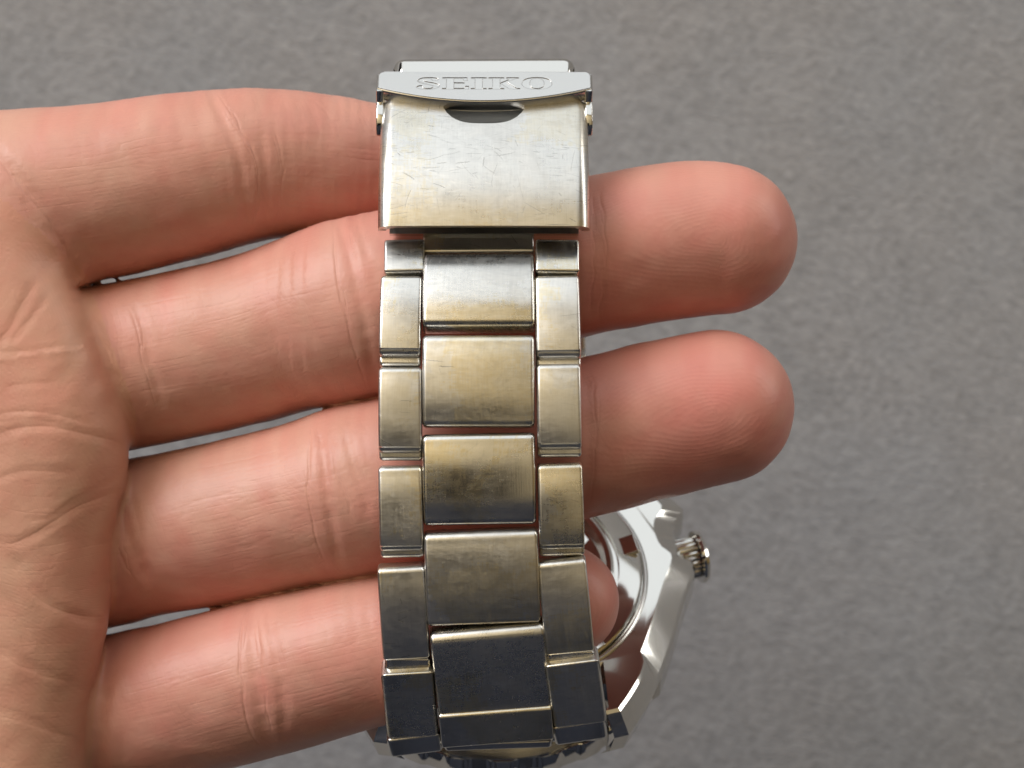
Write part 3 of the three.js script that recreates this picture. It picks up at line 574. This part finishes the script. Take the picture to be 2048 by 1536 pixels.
  function sdf(x, y, z, rec) {
    let pal = 1e9; if (x < -26) for (const c of palms) { const d = chainDist(c, x, y, z, 1); pal = pal > 1e8 ? d : smin(pal, d, 6); }
    let d = 1e9, which = -1;
    for (let i = 0; i < (x < -40 ? 5 : 4); i++) { const e = chainDist(fingers[i], x, y, z, i === 4 ? 1 : 0); if (e < d) { d = e; which = i; } }
    if (rec) { rec.f = which; rec.palm = pal < d + 0.6; }
    const kk = which === 0 ? 4 : which === 4 ? 10 : which === 1 ? 2.2 : 1.2;
    let r = smin(d, pal, kk);
    // soft unevenness of flesh
    r += 0.16 * (noise(x / 64 + 5, y / 64 + 5, 12, 12, 61) - 0.5) + 0.10 * (noise(x / 64 + 5, (y + z) / 64 + 5, 26, 26, 62) - 0.5);
    if (r < 2 && z > -19) r += crease(x, y, z) * sstep(-19, -14, z);
    return r;
  }
  const G = 0.36, X0 = -92, X1 = 32.5, Y0 = -52, Y1 = 52, Z0 = -42, Z1 = 1;
  const nx = Math.ceil((X1 - X0) / G), ny = Math.ceil((Y1 - Y0) / G), nz = Math.ceil((Z1 - Z0) / G), B = 5;
  const field = new Float32Array(nx * ny * nz);
  for (let bz = 0; bz < nz; bz += B) for (let by = 0; by < ny; by += B) for (let bx = 0; bx < nx; bx += B) {
    const h = B * G / 2, dc = sdf(X0 + bx * G + h, Y0 + by * G + h, Z0 + bz * G + h), near = Math.abs(dc) < 2.7;
    for (let k = bz; k < Math.min(nz, bz + B); k++) for (let j = by; j < Math.min(ny, by + B); j++) for (let i = bx; i < Math.min(nx, bx + B); i++) {
      let d = near ? sdf(X0 + i * G, Y0 + j * G, Z0 + k * G) : dc;
      if (i === 0 || j === 0 || k === 0 || i === nx - 1 || j === ny - 1 || k === nz - 1) d = Math.max(d, 0.3);
      field[(k * ny + j) * nx + i] = d;
    }
  }
  // surface nets
  const vid = new Int32Array(nx * ny * nz).fill(-1), pos = [], tri = [];
  const sx = 1, sy = nx, sz = nx * ny;
  const co = [0, sx, sy, sx + sy, sz, sx + sz, sy + sz, sx + sy + sz];
  const ed = [[0, 1], [0, 2], [0, 4], [1, 3], [1, 5], [2, 3], [2, 6], [3, 7], [4, 5], [4, 6], [5, 7], [6, 7]];
  for (let k = 0; k < nz - 1; k++) for (let j = 0; j < ny - 1; j++) for (let i = 0; i < nx - 1; i++) {
    const b = k * sz + j * sy + i; let mask = 0;
    for (let c = 0; c < 8; c++) if (field[b + co[c]] < 0) mask |= 1 << c;
    if (mask === 0 || mask === 255) continue;
    let x = 0, y = 0, z = 0, n = 0;
    for (const [p, q] of ed) { if (((mask >> p) & 1) === ((mask >> q) & 1)) continue; const f = field[b + co[p]], g = field[b + co[q]], t = f / (f - g); x += (p & 1) + ((q & 1) - (p & 1)) * t; y += ((p >> 1) & 1) + (((q >> 1) & 1) - ((p >> 1) & 1)) * t; z += (p >> 2) + ((q >> 2) - (p >> 2)) * t; n++; }
    vid[b] = pos.length / 3; pos.push(X0 + (i + x / n) * G, Y0 + (j + y / n) * G, Z0 + (k + z / n) * G);
  }
  for (let k = 1; k < nz - 1; k++) for (let j = 1; j < ny - 1; j++) for (let i = 1; i < nx - 1; i++) {
    const b = k * sz + j * sy + i, in0 = field[b] < 0;
    for (const [e, u, v] of [[sx, sy, sz], [sy, sz, sx], [sz, sx, sy]]) {
      if (in0 === field[b + e] < 0) continue;
      const q = [vid[b], vid[b - u], vid[b - u - v], vid[b - v]];
      if (q.some((t) => t < 0)) continue;
      in0 ? tri.push(q[0], q[1], q[2], q[0], q[2], q[3]) : tri.push(q[0], q[2], q[1], q[0], q[3], q[2]);
    }
  }
  // settle the vertices on the surface; normals from the field
  const nv = pos.length / 3, nrm = new Float32Array(nv * 3), e = 0.2;
  for (let i = 0; i < nv; i++) {
    let x = pos[3 * i], y = pos[3 * i + 1], z = pos[3 * i + 2], gx, gy, gz, l;
    { const it = 0;
      gx = sdf(x + e, y, z) - sdf(x - e, y, z); gy = sdf(x, y + e, z) - sdf(x, y - e, z); gz = sdf(x, y, z + e) - sdf(x, y, z - e);
      l = Math.hypot(gx, gy, gz) || 1; gx /= l; gy /= l; gz /= l;
      if (it === 0 && x > X0 + 1) { const d = clamp(sdf(x, y, z), -0.2, 0.2); x -= d * gx; y -= d * gy; z -= d * gz; }
    }
    pos[3 * i] = x; pos[3 * i + 1] = y; pos[3 * i + 2] = z; nrm[3 * i] = gx; nrm[3 * i + 1] = gy; nrm[3 * i + 2] = gz;
  }
  // charts: one strip of the skin texture for each finger and one for the palm
  const LMAX = fingers.map((f) => f[f.length - 1][4] + 9), ARC = 15;
  const S0 = fingers.map((f) => { const p = f.find((q) => q[0] > -52) || f[0]; return p[4]; });
  const uvOf = (ch, x, y, z) => {
    if (ch < 4) {
      chainDist(fingers[ch], x, y, z, 0, true);
      const ox = x - hit.ax, oy = y - hit.ay, oz = z - hit.az, along = ox * hit.tx + oy * hit.ty + oz * hit.tz;
      const lat = -ox * hit.ty + oy * hit.tx, a = Math.atan2(lat, oz);
      const s = hit.s + along - S0[ch];
      return [clamp(s / 90, 0.002, 0.998), (ch + clamp(0.5 + a * hit.r / (2 * ARC), 0.01, 0.99)) / 5];
    }
    return [clamp((y + 45) / 90, 0.002, 0.998), (4 + clamp((x + 66) / 32, 0.01, 0.99)) / 5];
  };
  const P2 = [], N2 = [], U2 = [], K2 = [], I2 = [], known = new Map(), rec = {};
  const col = (x, y, z, ch, nzv) => {
    const n1 = fbm(x / 90 + 3, y / 90 + 3, 9, 71, 3) - 0.5, n2 = fbm(x / 90 + 3, (y + 0.5 * z) / 90 + 3, 36, 81, 3) - 0.5, n3 = fbm(x / 90 + 7, (y - z) / 90 + 3, 5, 91, 2) - 0.5;
    let r = 0.61, g = 0.292, b = 0.222;
    // blood in the pads of the end joints, yellower palm and index side
    let pink = 0;
    if (ch < 4) { chainDist(fingers[ch], x, y, z, 0, true); const L = fingers[ch][fingers[ch].length - 1][4]; pink = 0.35 * sstep(34, 12, L - hit.s) + 0.3; if (ch === 0) pink -= 0.3; }
    pink += 1.5 * n3 + 0.7 * n1;
    r *= 1 + 0.03 * pink; g *= 1 - 0.11 * pink; b *= 1 - 0.06 * pink + (ch === 4 ? -0.08 : 0);
    const k = 1 + 0.12 * n1 + 0.14 * n2, m = fbm(x / 90 + 1, (y + 0.7 * z) / 90 + 5, 44, 97, 3) - 0.5;
    return [r * k, g * k * (1 + 0.06 * n2 - 0.22 * m), b * k * (1 + 0.08 * n2 - 0.19 * m)];
  };
  const V = (v, ch) => {
    const key = v * 8 + ch; let id = known.get(key);
    if (id === undefined) {
      id = P2.length / 3; known.set(key, id);
      const x = pos[3 * v], y = pos[3 * v + 1], z = pos[3 * v + 2];
      P2.push(x / 1000, H + z / 1000, -y / 1000); N2.push(nrm[3 * v], nrm[3 * v + 2], -nrm[3 * v + 1]);
      U2.push(...uvOf(ch, x, y, z)); K2.push(...col(x, y, z, ch));
    }
    return id;
  };
  for (let t = 0; t < tri.length; t += 3) {
    const a = tri[t], b = tri[t + 1], c = tri[t + 2];
    sdf((pos[3 * a] + pos[3 * b] + pos[3 * c]) / 3, (pos[3 * a + 1] + pos[3 * b + 1] + pos[3 * c + 1]) / 3, (pos[3 * a + 2] + pos[3 * b + 2] + pos[3 * c + 2]) / 3, rec);
    const ch = rec.palm || rec.f === 4 ? 4 : rec.f;
    I2.push(V(a, ch), V(b, ch), V(c, ch));
  }
  const onFinger = (ch, s, a) => {          // place on the skin of a finger at s mm along it, a mm round it
    const c = fingers[ch]; let lo = 0, hi = c.length - 1; while (hi - lo > 1) { const m = (lo + hi) >> 1; c[m][4] < s ? lo = m : hi = m; }
    const p = c[lo], q = c[lo + 1], t = clamp((s - p[4]) / (q[4] - p[4]), 0, 1), r = p[3] + (q[3] - p[3]) * t, dx = q[0] - p[0], dy = q[1] - p[1], l = Math.hypot(dx, dy), an = a / r;
    return [p[0] + dx * t - dy / l * Math.sin(an) * r, p[1] + dy * t + dx / l * Math.sin(an) * r, p[2] + (q[2] - p[2]) * t + Math.cos(an) * r];
  };
  // skin relief: lengthwise wrinkles, fine crossing lines, friction ridges on the pads
  const TW = 2048, TH = 2048, row = TH / 5;
  const relief = tex(TW, TH, (u, v, c, px, py) => {
    const ch = Math.min(4, Math.floor(py / row)), w = (py - ch * row) / row;
    let h = 0.6;
    if (ch < 4) {
      const s = u * 90, a = (w - 0.5) * 2 * ARC, L = fingers[ch][fingers[ch].length - 1][4] - S0[ch] + 7, q = L - s;   // q: mm from the tip
      const uu = s / 96, vv = a / 40 + 0.5, wob = 0.012 * (noise(uu, vv, 12, 12, 200 + ch) - 0.5);
      const long1 = 1 - Math.abs(2 * noise(uu, vv + wob + 0.02 * uu, 11, 52, 210 + ch) - 1), long2 = 1 - Math.abs(2 * noise(uu, vv + wob * 0.7 - 0.03 * uu, 16, 110, 220 + ch) - 1);
      const cross = 1 - Math.abs(2 * noise(uu + wob * 2 + 0.05 * vv, vv, 190, 8, 230 + ch) - 1);
      const grain = noise(uu, vv, 320, 160, 240 + ch) * 0.6 + noise(uu, vv, 190, 90, 245 + ch) * 0.4;
      const mid = sstep(16, 24, q), amt = 0.4 + 0.9 * noise(uu, vv, 7, 5, 250 + ch);
      h += mid * amt * (-0.08 * Math.pow(long1, 9) - 0.09 * Math.pow(long2, 7)) - 0.05 * mid * Math.pow(cross, 5) + 0.10 * (grain - 0.5);
      if (Math.abs(a) < 12) h -= 0.9 * fineAt(...onFinger(ch, s + S0[ch], a));
      const tip = sstep(27, 20, q) * 0.9 + 0.12;
      const lx = (q - 9) * 0.8, ly = a * (1 + 0.02 * q) + 0.6, d = Math.sqrt(lx * lx * (q > 9 ? 0.28 : 1.0) + ly * ly) + 1.6 * (noise(uu, vv, 22, 12, 260 + ch) - 0.5);
      h += tip * 0.026 * Math.sin(d * 2 * Math.PI / 0.52) * (0.5 + 0.7 * noise(uu, vv, 40, 20, 270 + ch));
    } else {
      const X = w * 32, Y = u * 90, uu = X / 40, vv = Y / 90;
      const l1 = 1 - Math.abs(2 * noise(uu + 0.6 * vv, vv + 0.02 * noise(uu, vv, 6, 6, 301), 9, 110, 302) - 1), l2 = 1 - Math.abs(2 * noise(uu - 1.0 * vv, vv, 20, 70, 303) - 1);
      h -= 0.6 * fineAt(X - 66, Y - 45, -6);
      const amt = 0.3 + noise(uu, vv, 5, 9, 304);
      h += -0.07 * amt * Math.pow(l1, 8) - 0.06 * amt * Math.pow(l2, 9) + 0.08 * (noise(uu, vv, 160, 360, 305) - 0.5) + 0.02 * Math.sin((Y + 1.2 * X * (noise(uu, vv, 3, 5, 309) - 0.5) + 3.5 * noise(uu, vv, 5, 9, 306)) * 2 * Math.PI / 0.55) * noise(uu, vv, 20, 40, 307);
    }
    c[0] = c[1] = c[2] = h;
  });
  relief.wrapS = relief.wrapT = THREE.ClampToEdgeWrapping;
  const g = new THREE.BufferGeometry();
  g.setAttribute('position', new THREE.Float32BufferAttribute(P2, 3)); g.setAttribute('normal', new THREE.Float32BufferAttribute(N2, 3));
  g.setAttribute('uv', new THREE.Float32BufferAttribute(U2, 2)); g.setAttribute('color', new THREE.Float32BufferAttribute(K2, 3)); g.setIndex(I2);
  const skin = new THREE.MeshPhysicalMaterial({ vertexColors: true, roughness: 0.42, bumpMap: relief, bumpScale: 0.00014, sheen: 0.25, sheenRoughness: 0.5, sheenColor: new THREE.Color(0.9, 0.6, 0.5), specularIntensity: 0.8 });
  const hand = addTo(scene, 'hand', g, skin);
  tag(hand, 'open left hand, palm up, fingers passed through the steel bracelet', 'hand');
}
renderer.render(scene, camera);
